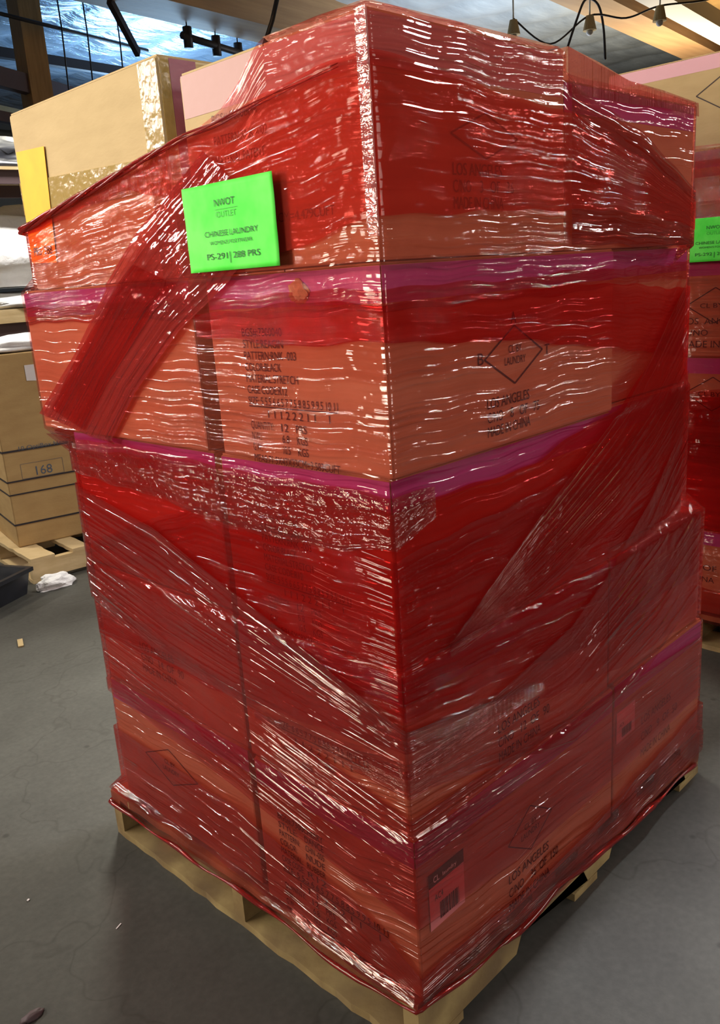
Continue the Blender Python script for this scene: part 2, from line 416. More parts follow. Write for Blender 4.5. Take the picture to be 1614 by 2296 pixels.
for k, (x, y) in enumerate(((7.55, 10.6), (8.2, 10.77), (8.75, 10.92))):
    tube('pipe_fitting', [(x, y, 4.86), (x, y, 5.14)], .07, STEEL, t_)
    tube('pipe_hanger', [(x, y, 5.1), (x, y, 5.93)], .010, STEEL, t_)
for (x, y, lab) in ((6.15, 11.75, 'thin black wire hanging nearest the wooden post'), (6.62, 11.85, 'thin black wire hanging in the middle of the shiny foil'), (7.25, 11.98, 'thin black wire hanging right of the others before the foil')):
    tag(tube('hanging_wire', [(x, y, 5.85), (x+.01, y, 5.2), (x-.01, y+.02, 4.3)], .012, STEEL), lab, 'wire', 'wires hanging before the foil')
tag(tube('hanging_strap', [(6.40, 7.28, 4.52), (6.32, 7.30, 4.30), (6.14, 7.32, 3.95)], .028, STEEL), 'dark strap hanging by the near beam above the red wrapped stack', 'strap')
# pendant sockets and their cables
def pendant(x, y, z, label):
    r = empty('pendant_fixture', (x, y, z)); tag(r, label, 'light fixture', 'small pendant fixtures on cords')
    bm = bmesh.new()
    bmesh.ops.create_cone(bm, cap_ends=True, segments=14, radius1=.10, radius2=.055, depth=.20)
    bm_obj('shade', bm, CARD_EDGE, r)
    bm = bmesh.new(); bmesh.ops.create_uvsphere(bm, u_segments=12, v_segments=8, radius=.05)
    bmesh.ops.translate(bm, verts=bm.verts, vec=(0, 0, -.12)); bm_obj('bulb', bm, PAPER, r, True)
    tube('cord', [(0, 0, .1), (0, 0, 5.9-z)], .012, DUCT, r)
    return r
pendant(10.9, 7.12, 4.80, 'small tan pendant on a cord, leftmost of three under the roof')
pendant(11.75, 6.35, 4.80, 'small tan pendant tangled in dark cables, middle one of three')
pendant(12.25, 5.5, 4.80, 'small tan pendant nearest the white duct, rightmost of three')
tag(tube('power_cable', smooth([(10.9, 7.12, 4.92), (11.3, 6.75, 4.55), (11.75, 6.35, 4.9), (12.0, 5.9, 4.80), (12.25, 5.5, 4.9), (12.9, 5.0, 4.98), (13.4, 4.6, 5.25)]), .014, STEEL), 'thin dark cable sagging between the small pendants under the roof', 'cable')
tag(tube('cable_loop', smooth([(11.45, 6.6, 4.35), (11.6, 6.48, 4.85), (11.72, 6.4, 5.12), (11.86, 6.28, 5.05), (11.92, 6.22, 4.75), (11.95, 6.2, 4.3)]), .018, STEEL), 'bundle of dark cable looped over the middle pendant', 'cable')

# ------------------------------------------------------------------ pallets
def pallet(name, loc, rz, L, Wd, mat, label, group, n_top=7, notch=True):
    """stringers run along local x (length L), boards along local y (width Wd)"""
    r = empty(name, loc, rz); tag(r, label, 'pallet', group)
    bpy.context.view_layer.update()
    Hs, tb = .094, .020
    for ys in (.0, Wd/2-.02, Wd-.04):
        # notched stringer: profile in x-z extruded along y
        prof = [(0, tb)]
        for a in ((.31, .60), (.70, 1.12)):
            a0, a1 = a[0]*L/1.2, a[1]*L/1.2
            prof += [(a0, tb), (a0+.02, tb+.038), (a1-.02, tb+.038), (a1, tb)]
        prof += [(L, tb), (L, tb+Hs), (0, tb+Hs)]
        bm = bmesh.new()
        f = [bm.verts.new((x, ys+.001, z)) for x, z in prof]; g = [bm.verts.new((x, ys+.039, z)) for x, z in prof]
        bm.faces.new(f); bm.faces.new(g[::-1])
        for i in range(len(f)): bm.faces.new((f[i], f[(i+1) % len(f)], g[(i+1) % len(f)], g[i]))
        bmesh.ops.triangulate(bm, faces=[x for x in bm.faces if len(x.verts) > 4])
        bmesh.ops.recalc_face_normals(bm, faces=bm.faces)
        bm_obj('stringer', bm, mat, r)
    def board(nm, x0, x1, z0, z1):
        bm = bmesh.new(); n = 24; R = []
        for j in range(n+1):
            y = Wd*j/n; jx0 = x0+random.uniform(-.0035, .0035); jx1 = x1+random.uniform(-.0035, .0035); jz = random.uniform(-.0012, 0)
            R.append([bm.verts.new(c) for c in ((jx0, y, z0), (jx1, y, z0), (jx1, y, z1+jz), (jx0, y, z1+jz))])
        for j in range(n):
            for k in range(4): bm.faces.new((R[j][k], R[j][(k+1) % 4], R[j+1][(k+1) % 4], R[j+1][k]))
        bm.faces.new(R[0]); bm.faces.new(R[-1][::-1])
        bmesh.ops.recalc_face_normals(bm, faces=bm.faces)
        bm_obj(nm, bm, mat, r)
    for i in range(n_top):
        wdt = .125 if i in (0, n_top-1) else .09
        x0 = (L-wdt)*i/(n_top-1)
        board('top_board', x0, x0+wdt, tb+Hs, tb+Hs+tb)
    for x0, wdt in ((0, .13), (L/2-.06, .10), (L-.12, .12)):
        board('bottom_board', x0, x0+wdt, 0, tb)
    return r
PZ = .1345
pallet('wood_pallet', (-.012, .002, 0), 0, 1.215, 1.085, WOOD, 'rough wooden pallet under the big red wrapped stack', None)

# ------------------------------------------------------------------ cartons
def carton(x0, x1, y0, y1, z0, z1, label, group, mat=CARD, lean=0, name='carton', bev=.005):
    r = empty(name, (x0, y0, z0)); tag(r, label, 'carton', group)
    if lean: r.rotation_euler = (lean, 0, 0)
    bpy.context.view_layer.update()
    dx, dy, dz = x1-x0, y1-y0, z1-z0
    bm = bmesh.new(); add_box(bm, 0, dx, 0, dy, 0, dz, bev)
    bm_obj('box', bm, mat, r)
    # upper flaps: two sheets meeting along the long axis with a slit
    t = .003
    if dx > dy:
        box('flap', .004, dx-.004, .004, dy/2-.0015, dz, dz+t, mat, r); box('flap', .004, dx-.004, dy/2+.0015, dy-.004, dz, dz+t, mat, r)
    else:
        box('flap', .004, dx/2-.0015, .004, dy-.004, dz, dz+t, mat, r); box('flap', dx/2+.0015, dx-.004, .004, dy-.004, dz, dz+t, mat, r)
    r['_d'] = (x0, x1, y0, y1, z0, z1)
    return r
def rim_tape(r, mat, h=.055, left=True, right=True, name='pink_tape'):
    """tape folded down over the upper edges of the two seen faces"""
    x0, x1, y0, y1, z0, z1 = r['_d']
    if left: strip_on(FL(x0), [(-y1+.006, z1-h), (-y0-.001, z1-h), (-y0-.001, z1-.002), (-y1+.006, z1-.002)], mat, r, name)
    if right: strip_on(FR(y0), [(x0+.001, z1-h), (x1-.006, z1-h), (x1-.006, z1-.002), (x0+.001, z1-.002)], mat, r, name)
def diamond(u, z, hw, hh, th=.003, skew=0):
    P = [(u-hw, z-skew), (u, z+hh), (u+hw, z+skew), (u, z-hh)]
    return [('line', *P[i], *P[(i+1) % 4], th) for i in range(4)]
G = 'cartons stacked on the big red wrapped pallet'
Z = [PZ, .4734, .7830, 1.1124, 1.4351, 1.7603]
gp = .0032
cart = {}
def add(k, key, x0, x1, y0, y1, label, z1=None, z0=None, **kw):
    a = z0 if z0 is not None else Z[k-1]+(gp if k > 1 else .001)
    cart[(k, key)] = carton(x0, x1, y0, y1, a, z1 or Z[k]-.0005, label, G, **kw)
    return cart[(k, key)]
names = {1: 'bottom layer', 2: 'second layer from the floor', 3: 'third layer from the floor', 4: 'fourth layer, just below the top'}
add(1, 'n', 0, .700, 0, .440, 'near corner carton of the bottom layer, with a black and white label')
add(1, 'l', .010, .450, .470, 1.035, 'left carton of the bottom layer with a printed diamond')
add(1, 'r', .712, 1.190, .004, .560, 'right carton of the bottom layer with a small white label')
add(2, 'n', .004, .690, .008, .450, 'near corner carton of the second layer from the floor, sizes printed')
add(2, 'l', .012, .452, .470, 1.030, 'left carton of the second layer from the floor')
add(2, 'r', .700, 1.175, .012, .570, 'right carton of the second layer from the floor')
add(3, 'n', .010, .700, .014, .450, 'near corner carton of the third layer from the floor')
add(3, 'l', .018, .455, .478, 1.040, 'left carton of the third layer from the floor')
add(3, 'r', .712, 1.120, .040, .600, 'right carton of the third layer from the floor')
add(4, 'n', .006, .688, .004, .430, 'near corner carton just below the top, with diamond and LOS ANGELES')
add(4, 'l', .006, .445, .480, 1.155, 'long left carton just below the top, overhanging the stack')
add(4, 'r', .735, 1.130, .050, .720, 'right carton just below the top, set back from its neighbour')
add(5, 'n', -.002, .490, -.004, .428, 'tall near corner carton at the very top of the stack')
add(5, 'l', .004, .440, .494, 1.075, 'bare tan top left carton with an orange paper', z1=1.806, lean=0)
add(5, 'r', .500, 1.035, .004, .520, 'right top carton, lower than its neighbour', z1=1.722)
add(5, 'b', .470, 1.000, .560, 1.050, 'tan top carton at the back, peeking over the near one', z1=1.880)
for k in (1, 2, 3, 4): rim_tape(cart[(k, 'n')], PINK); rim_tape(cart[(k, 'r')], PINK, left=False)
for k in (1, 3, 4): rim_tape(cart[(k, 'l')], PINK, right=False)
rim_tape(cart[(5, 'n')], PINK_PALE, .068); rim_tape(cart[(5, 'r')], PINK, .05, left=False)
# the bare carton: vertical pink tape on its right side, clear brown tape round its near edge and across the face
c5 = cart[(5, 'l')]
strip_on(FR(.494), [(.028, 1.442), (.084, 1.442), (.084, 1.804), (.028, 1.804)], PINK_DARK, c5, 'pink_tape')
strip_on(FR(.494), [(.006, 1.442), (.026, 1.442), (.026, 1.804), (.006, 1.804)], CLEAR, c5, 'clear_tape', off=.001)
strip_on(FL(.004), [(-.555, 1.442), (-.497, 1.442), (-.497, 1.803), (-.555, 1.803)], CLEAR, c5, 'clear_tape', off=.0012)
strip_on(FL(.004), [(-1.072, 1.600), (-.497, 1.590), (-.497, 1.648), (-1.072, 1.668)], CLEAR, c5, 'clear_tape', off=.0018)
lab = strip_on(FL(.004), [(-1.070, 1.497), (-.955, 1.492), (-.932, 1.724), (-1.060, 1.730)], ORANGE, c5, 'orange_paper', off=.0035)
lab['label'] = 'neon orange paper with faint print'
writing([('BRAND', -1.050, 1.700, .10, .010)][:0] + [('PRS', -1.05, 1.512, .035, .018), ('288', -1.00, 1.512, .035, .018)], FL(.004), INK, c5, off=.0045)

# printing on the near cartons
def size_block(u, z, s, head, wide=.225, sizes='SIZE: 5 5.5 6 6.5 7 7.5 8 8.5 9 9.5 10 11', qty='1 1 1 2 2 2 1 1    1'):
    ln = .0196*s; h = .0145*s; it = []
    for i, (t, wd) in enumerate(head): it.append((t, u, z-ln*i, wd*s, h))
    n = len(head)
    it.append((sizes, u, z-ln*n, wide*s, h)); it.append(('line', u, z-ln*n-.003, u+wide*s, z-ln*n-.003, .002))
    it.append((qty, u+.05*s, z-ln*(n+1)-.002, (wide-.07)*s, h))
    for j, (a, b_, c_) in enumerate((('QUANTITY:', '12', 'PRS'), ('N.W.:', '6.8', 'KGS'), ('G.W.:', '10.5', 'KGS'))):
        zz = z-ln*(n+2+j)-.004
        it += [(a, u, zz, (.062 if j == 0 else .026)*s, h), (b_, u+.082*s, zz, .018*s, h), (c_, u+.120*s, zz, .026*s, h)]
    it.append(('MEAS:71.5X43X33CM=3.583CUFT', u, z-ln*(n+5)-.005, .220*s, h))
    return it
HEAD = [('BGS#:7300040', .105), ('STYLE:REAGIN', .105), ('PATTERN:RNK -003', .135), ('COLOR:BLACK', .095), ('MATERIAL:STRETCH', .135), ('CASE CODE:R12', .105)]
writing(size_block(-.338, 1.333, 1.0, HEAD), FL(.006), INK, cart[(4, 'n')])
writing([('BGS#:0000BH4', -.349, 1.672, .115, .0145), ('PATTERN:RNK -002', -.349, 1.640, .135, .0145), ('MATERIAL:PATENT', -.349, 1.610, .125, .0145), ('3CM=4.479CUFT', -.215, 1.509, .135, .0145)], FL(-.002), INKF, cart[(5, 'n')])
writing(size_block(-.345, 1.000, 1.0, HEAD), FL(.010), INKF, cart[(3, 'n')])
writing([('SIZE: 6 6.5 7 7.5 8 8.5 9 9.5 10 11 12', -.345, .578, .245, .0150), ('line', -.345, .574, -.10, .574, .0025), ('1 1 2 2 2 1 1 1', -.300, .553, .155, .0145), ('QUANTITY:   12   PRS', -.345, .530, .150, .0145), ('N.W.:   KGS', -.345, .508, .09, .0145)], FL(.004), INKF, cart[(2, 'n')])
HB = [('BGS#:7300', .075), ('STYLE:', .055), ('PATTERN:', .06), ('COLOR:', .05), ('MATERIAL:', .065), ('CASE CODE:', .065)]
it = size_block(-.376, .356, 1.05, HB, wide=.285)
for i, t in enumerate(('CHERRY', 'DANCE', 'CHN -005', 'NUDE', 'RUBBER', 'R12')): it.append((t, -.296, .356-.0196*1.05*i, .055, .0152))
writing(it, FL(0), INK, cart[(1, 'n')])
def la_block(u, z, s=1.0, no='8   OF   75', gap=.0245):
    return [('LOS ANGELES', u, z, .128*s, .019*s), ('C/NO', u, z-gap*s, .045*s, .019*s), (no, u+.068*s, z-gap*s, .092*s, .019*s), ('MADE IN CHINA', u, z-2*gap*s, .130*s, .019*s)]
writing(diamond(.336, 1.270, .088, .050), FR(.004), INK, cart[(4, 'n')], 'printed_diamond')
writing([('CL BY', .318, 1.274, .040, .014), ('LAUNDRY', .306, 1.254, .064, .014), ('B', .229, 1.263, .016, .021), ('T', .432, 1.258, .015, .021), ('A', .326, 1.324, .016, .021)] + la_block(.252, 1.186), FR(.004), INK, cart[(4, 'n')])
writing(diamond(.256, 1.617, .088, .033), FR(-.004), INKF, cart[(5, 'n')], 'printed_diamond')
writing(la_block(.170, 1.558, 1.0, '3   OF   36'), FR(-.004), INKF, cart[(5, 'n')])
writing(la_block(.264, .558, 1.12, '12  OF  90', .0275), FR(.008), INK, cart[(2, 'n')])
writing(diamond(.356, .302, .080, .052, .0025), FR(0), INK, cart[(1, 'n')], 'printed_diamond')
writing([('CL BY', .334, .306, .045, .014), ('LAUNDRY', .322, .286, .068, .014)] + la_block(.276, .212, 1.15, '36  OF  150', .029), FR(0), INK, cart[(1, 'n')])
writing(diamond(-.795, .304, .112, .049, .0025), FL(.010), INK, cart[(1, 'l')], 'printed_diamond')
writing([('CL BY', -.82, .308, .045, .013), ('LAUNDRY', -.83, .288, .068, .013)], FL(.010), INK, cart[(1, 'l')])
writing(la_block(-.86, .600, 1.1, '14  OF  90', .026), FL(.012), INKF, cart[(2, 'l')])
writing(la_block(.850, .312, 1.25, '9  OF  50', .036), FR(.004), INKF, cart[(1, 'r')])
def tuft(parent, c, sx, sy, sz, seed):
    bm = bmesh.new(); bmesh.ops.create_icosphere(bm, subdivisions=3, radius=1); rg = random.Random(seed)
    for v in bm.verts: v.co = Vector((v.co.x*sx, v.co.y*sy, v.co.z*sz))*(1+rg.uniform(-.28, .28))
    bmesh.ops.translate(bm, verts=bm.verts, vec=parent.matrix_world.inverted() @ Vector(c)); bm_obj('torn_tape', bm, CARD_EDGE, parent)
tuft(cart[(4, 'n')], (.0045, .182, 1.402), .0028, .022, .018, 3)
# black and white carton labels
def ship_label(r, face, u0, u1, z0, z1, header=True):
    l = strip_on(face, [(u0, z0), (u1, z0), (u1, z1), (u0, z1)], PAPER, r, 'shipping_label', off=.0022)
    wd, ht = u1-u0, z1-z0
    inv = r.matrix_world
    bpy.context.view_layer.update()
    if header:
        strip_on(face, [(u0, z1-.24*ht), (u1, z1-.24*ht), (u1, z1), (u0, z1)], BLACKP, r, 'label_header', off=.0028)
        writing([('CL', u0+.12*wd, z1-.18*ht, .16*wd, .11*ht), ('laundry', u0+.38*wd, z1-.17*ht, .40*wd, .07*ht)], face, PAPER, r, off=.0036)
    items = [('AC4', u0+.14*wd, z0+.48*ht, .24*wd, .12*ht)]
    x = u0+.28*wd; rr_ = random.Random(3)
    while x < u1-.18*wd:
        b_ = rr_.choice((.0012, .0022, .0032)); items.append(('line', x, z0+.10*ht, x, z0+.40*ht, b_)); x += b_+rr_.choice((.0013, .0022))
    writing(items, face, BLACKP, r, off=.0030)
ship_label(cart[(1, 'n')], FR(0), .030, .131, .267, .386)
ship_label(cart[(1, 'r')], FR(.004), .722, .812, .318, .398, False)

# ------------------------------------------------------------------ stretch film hull
lay = []   # (z0, z1, hull points)
ctr = np.array((.50, .50))
def hullpts(pts):
    pts = sorted(set(pts))
    def half(P):
        o = []
        for p in P:
            while len(o) > 1 and (o[-1][0]-o[-2][0])*(p[1]-o[-2][1])-(o[-1][1]-o[-2][1])*(p[0]-o[-2][0]) <= 0: o.pop()
            o.append(p)
        return o
    a = half(pts); b = half(pts[::-1]); return np.array(a[:-1]+b[:-1])
def build_layers(groups):
    out = []
    for z0, z1, rects in groups:
        pts = []
        for x0, x1, y0, y1 in rects: pts += [(x0, y0), (x1, y0), (x1, y1), (x0, y1)]
        H = hullpts(pts); E_ = np.roll(H, -1, 0)-H
        nrm = np.stack([E_[:, 1], -E_[:, 0]], 1); nrm /= np.linalg.norm(nrm, axis=1)[:, None]
        out.append((z0, z1, nrm, (nrm*(H-ctr)).sum(1)))
    return out
grp = [(0, Z[0], [(-.012, 1.203, .002, 1.087)])]
for k in range(1, 5):
    grp.append((Z[k-1], Z[k], [cart[(k, q)]['_d'][:4] for q in 'nlr']))
grp.append((Z[4], Z[5]-.038, [cart[(5, q)]['_d'][:4] for q in 'nlrb']))
grp.append((Z[5]-.038, Z[5]+.001, [cart[(5, q)]['_d'][:4] for q in 'nlb']))
HUL = build_layers(grp)
RX0, RX1, RY0, RY1 = 0.0, 1.16, 0.0, 1.16
PER = 2*((RX1-RX0)+(RY1-RY0))
def t_dir(T):
    """perimeter coordinate: left face T=-y, right face T=x, then on round the back"""
    T = np.asarray(T, float)
    a = RX1-RX0; b = RY1-RY0
    X = np.where(T < 0, RX0, np.where(T < a, T, np.where(T < a+b, RX1, RX1-(T-a-b))))
    Y = np.where(T < 0, -T, np.where(T < a, RY0, np.where(T < a+b, T-a, RY1)))
    d = np.stack([X-ctr[0], Y-ctr[1]], -1)
    return d/np.linalg.norm(d, axis=-1, keepdims=True)
def hull_r(d, z, slope=1.1):
    best = np.zeros(z.shape)
    for z0, z1, nrm, dist in HUL:
        den = np.maximum(d @ nrm.T, 1e-4)
        r = (dist/den).min(-1)
        dz = np.maximum(np.maximum(z0-z, z-z1), 0)
        best = np.maximum(best, r-slope*dz)
    return best
def hull_pt(T, z, off):
    T = np.asarray(T, float); z = np.asarray(z, float)
    d = t_dir(T); r = hull_r(d, z)+off
    return np.stack([ctr[0]+d[..., 0]*r, ctr[1]+d[..., 1]*r, z], -1)
def film_grid(name, T, Zz, off, mat, parent, uscale=1.0, vwidth=None, rough=.0):
    """T, Zz: (n, m) arrays; u runs along axis 0 (the pull), v across"""
    P = hull_pt(T, Zz, off)
    n, m = T.shape
    me = bpy.data.meshes.new(name)
    idx = np.arange(n*m).reshape(n, m)
    q = np.stack([idx[:-1, :-1], idx[1:, :-1], idx[1:, 1:], idx[:-1, 1:]], -1).reshape(-1, 4)
    nm = np.cross(P[n//2+1, m//2]-P[n//2, m//2], P[n//2, m//2+1]-P[n//2, m//2])
    out_ = P[n//2, m//2]-np.array((*ctr, P[n//2, m//2, 2]))
    if nm @ out_ < 0: q = q[:, ::-1]
    me.from_pydata(P.reshape(-1, 3).tolist(), [], q.tolist())
    L_ = np.concatenate([[0], np.cumsum(np.linalg.norm(np.diff(P[:, m//2], axis=0), axis=1))])
    wv = vwidth or float(np.median(np.linalg.norm(P[:, -1]-P[:, 0], axis=1)))
    U = np.repeat(L_[:, None], m, 1)*uscale + rng.uniform(0, 50); V = np.repeat(np.linspace(0, wv, m)[None], n, 0) + rng.uniform(0, 50)
    uvl = me.uv_layers.new(name='UVMap')
    li = np.empty(len(me.loops), int); me.loops.foreach_get('vertex_index', li)
    uvs = np.stack([U.ravel()[li], V.ravel()[li]], -1).astype(np.float32)
    uvl.data.foreach_set('uv', uvs.ravel())
    o = link_mesh(name, me, mat, parent); me.polygons.foreach_set('use_smooth', [True]*len(me.polygons))
    return o
def band(name, knots, off, mat, parent, m=40, step=.010, vwidth=None, wob=.004):
    """knots: (T, z_low, z_high) along the pull, smooth between"""
    K = np.array(knots, float)
    n = max(int((K[-1, 0]-K[0, 0])/step), 8)
    Tn = np.unique(np.concatenate([np.linspace(K[0, 0], K[-1, 0], n), [0.0] if K[0, 0] < 0 < K[-1, 0] else []]))
    lo = np.interp(Tn, K[:, 0], K[:, 1]); hi = np.interp(Tn, K[:, 0], K[:, 2])
    wobn = lambda s: sum(wob*np.sin(Tn*f+p) for f, p in ((7+s, s), (19, 2*s), (43, 3+s)))/2
    lo = lo+wobn(1.0); hi = hi+wobn(2.3)
    f = np.linspace(0, 1, m)
    T2 = np.repeat(Tn[:, None], m, 1); Z2 = lo[:, None]*(1-f)+hi[:, None]*f
    return film_grid(name, T2, Z2, off, mat, parent, vwidth=vwidth)
def slant(name, A, B, off, mat, parent, n=90, m=36, vwidth=None):
    """a strip pulled obliquely: A and B are its two edges as (T, z) polylines"""
    def res(P):
        P = np.array(P, float); s = np.concatenate([[0], np.cumsum(np.linalg.norm(np.diff(P, axis=0), axis=1))]); t = np.linspace(0, s[-1], n)
        return np.stack([np.interp(t, s, P[:, 0]), np.interp(t, s, P[:, 1])], -1)
    a, b = res(A), res(B); f = np.linspace(0, 1, m)[None, :, None]
    G_ = a[:, None]*(1-f)+b[:, None]*f
    return film_grid(name, G_[..., 0], G_[..., 1], off, mat, parent, vwidth=vwidth)

F_BASE = film_mat('red_film_base', tint=(.96, .55, .57), streak=(.92, .46, .46), haze=.08, gloss=.035, fres=.5)
F_UP = film_mat('red_film_upper', tint=(.96, .55, .55), streak=(.92, .47, .46), haze=.08, gloss=.015)
F_TOP = film_mat('red_film_top', tint=(.90, .50, .50), streak=(.88, .46, .46), body=(.6, .10, .10), haze=.06, us=5, vs_=7, bump=.007, crinkle=.5, gloss=.16)
F_MED = film_mat('red_film_medium', tint=(.96, .60, .60), streak=(.90, .42, .42), body=(.6, .05, .04), haze=.07, gloss=.008, fres=.45)
F_GLOSSY = film_mat('red_film_glossy', tint=(.96, .60, .60), streak=(.90, .42, .42), body=(.6, .05, .04), haze=.06, us=1.0, vs_=62, bump=.011, gloss=.055, fres=.5)
F_DENSE = film_mat('red_film_dense', tint=(.92, .36, .37), streak=(.84, .26, .26), body=(.7, .035, .03), haze=.16, bump=.004, gloss=.0, fres=.25)
F_DENSE_UP = film_mat('red_film_dense_upper', tint=(.96, .50, .47), streak=(.92, .38, .35), body=(.80, .09, .06), haze=.20, bump=.004, gloss=.0, fres=.3)
F_ROPE = film_mat('red_film_gathered', tint=(.62, .12, .09), streak=(.45, .06, .05), body=(.6, .05, .04), haze=.32, vs_=160, us=1.6, bump=.0045, gloss=.02)
F_CRUMP = film_mat('red_film_crumpled', tint=(.92, .52, .50), streak=(.84, .38, .38), haze=.08, bump=.005, us=3, vs_=90, crinkle=1.0, gloss=.03)
F_CORNER = film_mat('red_film_corner_fold', tint=(.95, .72, .70), streak=(.9, .6, .58), body=(.75, .40, .40), haze=.25, bump=.004, us=9, vs_=60, crinkle=1.2, gloss=.10)

def red_film():
    r = empty('stretch_film', (.5, .5, 0)); tag(r, 'translucent red stretch film wound around the big carton stack', 'plastic wrap')
    r2 = r; bpy.context.view_layer.update()
    inv = r.matrix_world.inverted()
    back = 3.46
    low = [(-1.16, .098), (-1.10, .098), (-.88, .094), (-.60, .106), (-.43, .112), (-.29, .104), (-.16, .094), (0, .122), (.10, .104), (.30, .080), (.45, .100), (.68, .064), (.94, .050), (1.16, .046), (2.26, .06), (back, .09)]
    P = [band('film_layer', [(t, z, 1.40 if not 0 else 1) for t, z in low], .004, F_BASE, r, m=170)]
    top = [(-1.16, 1.365, 1.56), (-1.10, 1.365, 1.563), (-.81, 1.365, 1.612), (-.60, 1.365, 1.643), (-.45, 1.365, 1.667), (-.40, 1.365, 1.668), (-.33, 1.365, 1.690), (-.27, 1.365, 1.722), (-.21, 1.365, 1.768), (0, 1.365, 1.770), (.48, 1.365, 1.768), (.52, 1.365, 1.73), (1.16, 1.365, 1.733), (2.26, 1.365, 1.62), (back, 1.365, 1.57)]
    P.append(band('film_layer', top, .006, F_UP, r, m=110, vwidth=.45))
    # dense red turn round the top layer, pinched into a rope at the far left edge
    P.append(band('film_layer', [(-1.16, 1.548, 1.562), (-.81, 1.585, 1.613), (-.60, 1.600, 1.644), (-.42, 1.560, 1.668), (-.33, 1.47, 1.676), (-.2, 1.465, 1.692), (0, 1.497, 1.712), (.5, 1.512, 1.665), (.8, 1.50, 1.60), (1.05, 1.47, 1.53), (1.16, 1.46, 1.50)], .010, F_DENSE_UP, r, m=70, vwidth=.2))
    # fan of folds over the right top carton
    P.append(band('film_layer', [(.50, 1.45, 1.71), (.75, 1.44, 1.66), (1.035, 1.43, 1.56), (1.10, 1.43, 1.53)], .009, film_mat('red_film_fan', tint=(.90, .62, .60), streak=(.72, .26, .22), haze=.08, us=1.5, vs_=42, bump=.013, rough=.08, gloss=.04), r, m=60, vwidth=.22))
    # gathered band from the lower left up behind the green paper
    P.append(slant('film_layer', [(-1.155, 1.150), (-.934, 1.291), (-.739, 1.436), (-.600, 1.525), (-.44, 1.60), (-.37, 1.635)], [(-.832, 1.100), (-.693, 1.222), (-.507, 1.346), (-.385, 1.406), (-.27, 1.465), (-.215, 1.51)], .013, film_mat('red_film_gathered_band', tint=(.90, .46, .45), streak=(.72, .24, .23), body=(.7, .08, .07), haze=.24, vs_=62, us=1.0, bump=.014, gloss=.07), r, n=140, m=60))
    P.append(slant('film_layer', [(-1.08, 1.165), (-.90, 1.30), (-.72, 1.42), (-.62, 1.47)], [(-.93, 1.125), (-.78, 1.25), (-.60, 1.37), (-.50, 1.43)], .016, F_MED, r, n=60, m=24))
    # turns round the middle
    P.append(band('film_layer', [(-.46, 1.335, 1.375), (-.2, 1.32, 1.385), (0, 1.322, 1.378), (.4, 1.29, 1.380), (.70, 1.24, 1.37), (1.15, 1.18, 1.34), (2.2, 1.2, 1.36)], .010, F_DENSE, r, m=40))
    P.append(band('film_layer', [(-1.16, .84, 1.07), (-.5, .80, 1.085), (0, .70, 1.065), (.4, .66, 1.065), (.70, .60, 1.12), (.95, .62, 1.22), (1.15, .62, 1.33), (2.2, .7, 1.3), (back, .8, 1.1)], .010, F_DENSE, r, m=110, vwidth=.36))
    P.append(band('film_layer', [(-1.16, .60, .80), (-.55, .60, 1.00), (0, .645, .985), (.4, .58, 1.01), (.7, .52, 1.02), (1.0, .50, 1.08), (1.16, .49, 1.14), (2.2, .6, 1.1), (back, .6, .85)], .014, F_MED, r, m=110))
    # oblique turns over the lower left and right
    P.append(slant('film_layer', [(-1.16, .72), (-.5, .62), (0, .515), (.35, .50), (.8, .46), (1.17, .43)], [(-1.16, .45), (-.5, .38), (0, .30), (.35, .26), (.8, .25), (1.17, .26)], .012, F_GLOSSY, r, n=220, m=60))
    P.append(band('film_layer', [(-1.16, .14, .34), (-.5, .15, .33), (-.15, .13, .27), (0, .13, .20), (.5, .09, .17), (1.17, .08, .22), (2.2, .1, .3), (back, .1, .3)], .015, F_GLOSSY, r, m=50))
    P.append(slant('film_layer', [(-.4, .60), (.05, .62), (.5, .70), (.9, .88), (1.15, 1.05)], [(-.4, .585), (.05, .56), (.5, .44), (.9, .48), (1.15, .55)], .019, film_mat('red_film_slanting', tint=(.97, .66, .66), streak=(.91, .50, .50), body=(.6, .06, .05), haze=.06, us=1.2, vs_=70, bump=.010, gloss=.02), r, n=140, m=60))
    P.append(slant('film_layer', [(-1.16, 1.0), (-.7, .93), (-.3, .80), (0, .69), (.4, .62)], [(-1.16, .72), (-.7, .62), (-.3, .60), (0, .60), (.4, .60)], .019, film_mat('red_film_slanting_left', tint=(.97, .66, .66), streak=(.91, .50, .50), body=(.6, .06, .05), haze=.06, us=1.2, vs_=75, bump=.010, gloss=.07), r, n=120, m=60))
    P.append(slant('film_layer', [(.12, .80), (.40, .96), (.66, 1.09), (.85, 1.20), (1.15, 1.37)], [(.12, .78), (.4, .80), (.66, .86), (.9, .92), (1.15, 1.02)], .020, F_MED, r, n=90, m=50))
    # crumpled slack just under the fourth layer
    P.append(band('film_layer', [(-1.16, 1.02, 1.10), (-.7, 1.00, 1.10), (-.35, .98, 1.095), (-.12, .985, 1.09), (0, 1.0, 1.09), (.10, 1.03, 1.085)], .017, F_CRUMP, r, m=40))
    P.append(band('film_corner_fold', [(-.020, 1.47, 1.762), (.003, 1.47, 1.762)], .0145, F_CORNER, r, m=60, step=.003))
    # twisted rope edge and the roll of film along the pallet
    for k in range(3):
        pts = []
        for i in range(60):
            f = i/59; T = -1.155+1.10*f; z = np.interp(T, [-1.155, -.81, -.60, -.42, -.33, -.2, -.05], [1.558, 1.606, 1.636, 1.662, 1.668, 1.684, 1.700])
            a = f*17+k*2.1; rr2 = .005*(1-.4*f)
            p = hull_pt(T, z+rr2*math.sin(a), .016+rr2*math.cos(a)); pts.append(tuple(p))
        P.append(tube('film_rope', pts, .0045, F_ROPE, r, 6, [.0046*max(1-(i/59)**1.5, .12) for i in range(60)]))
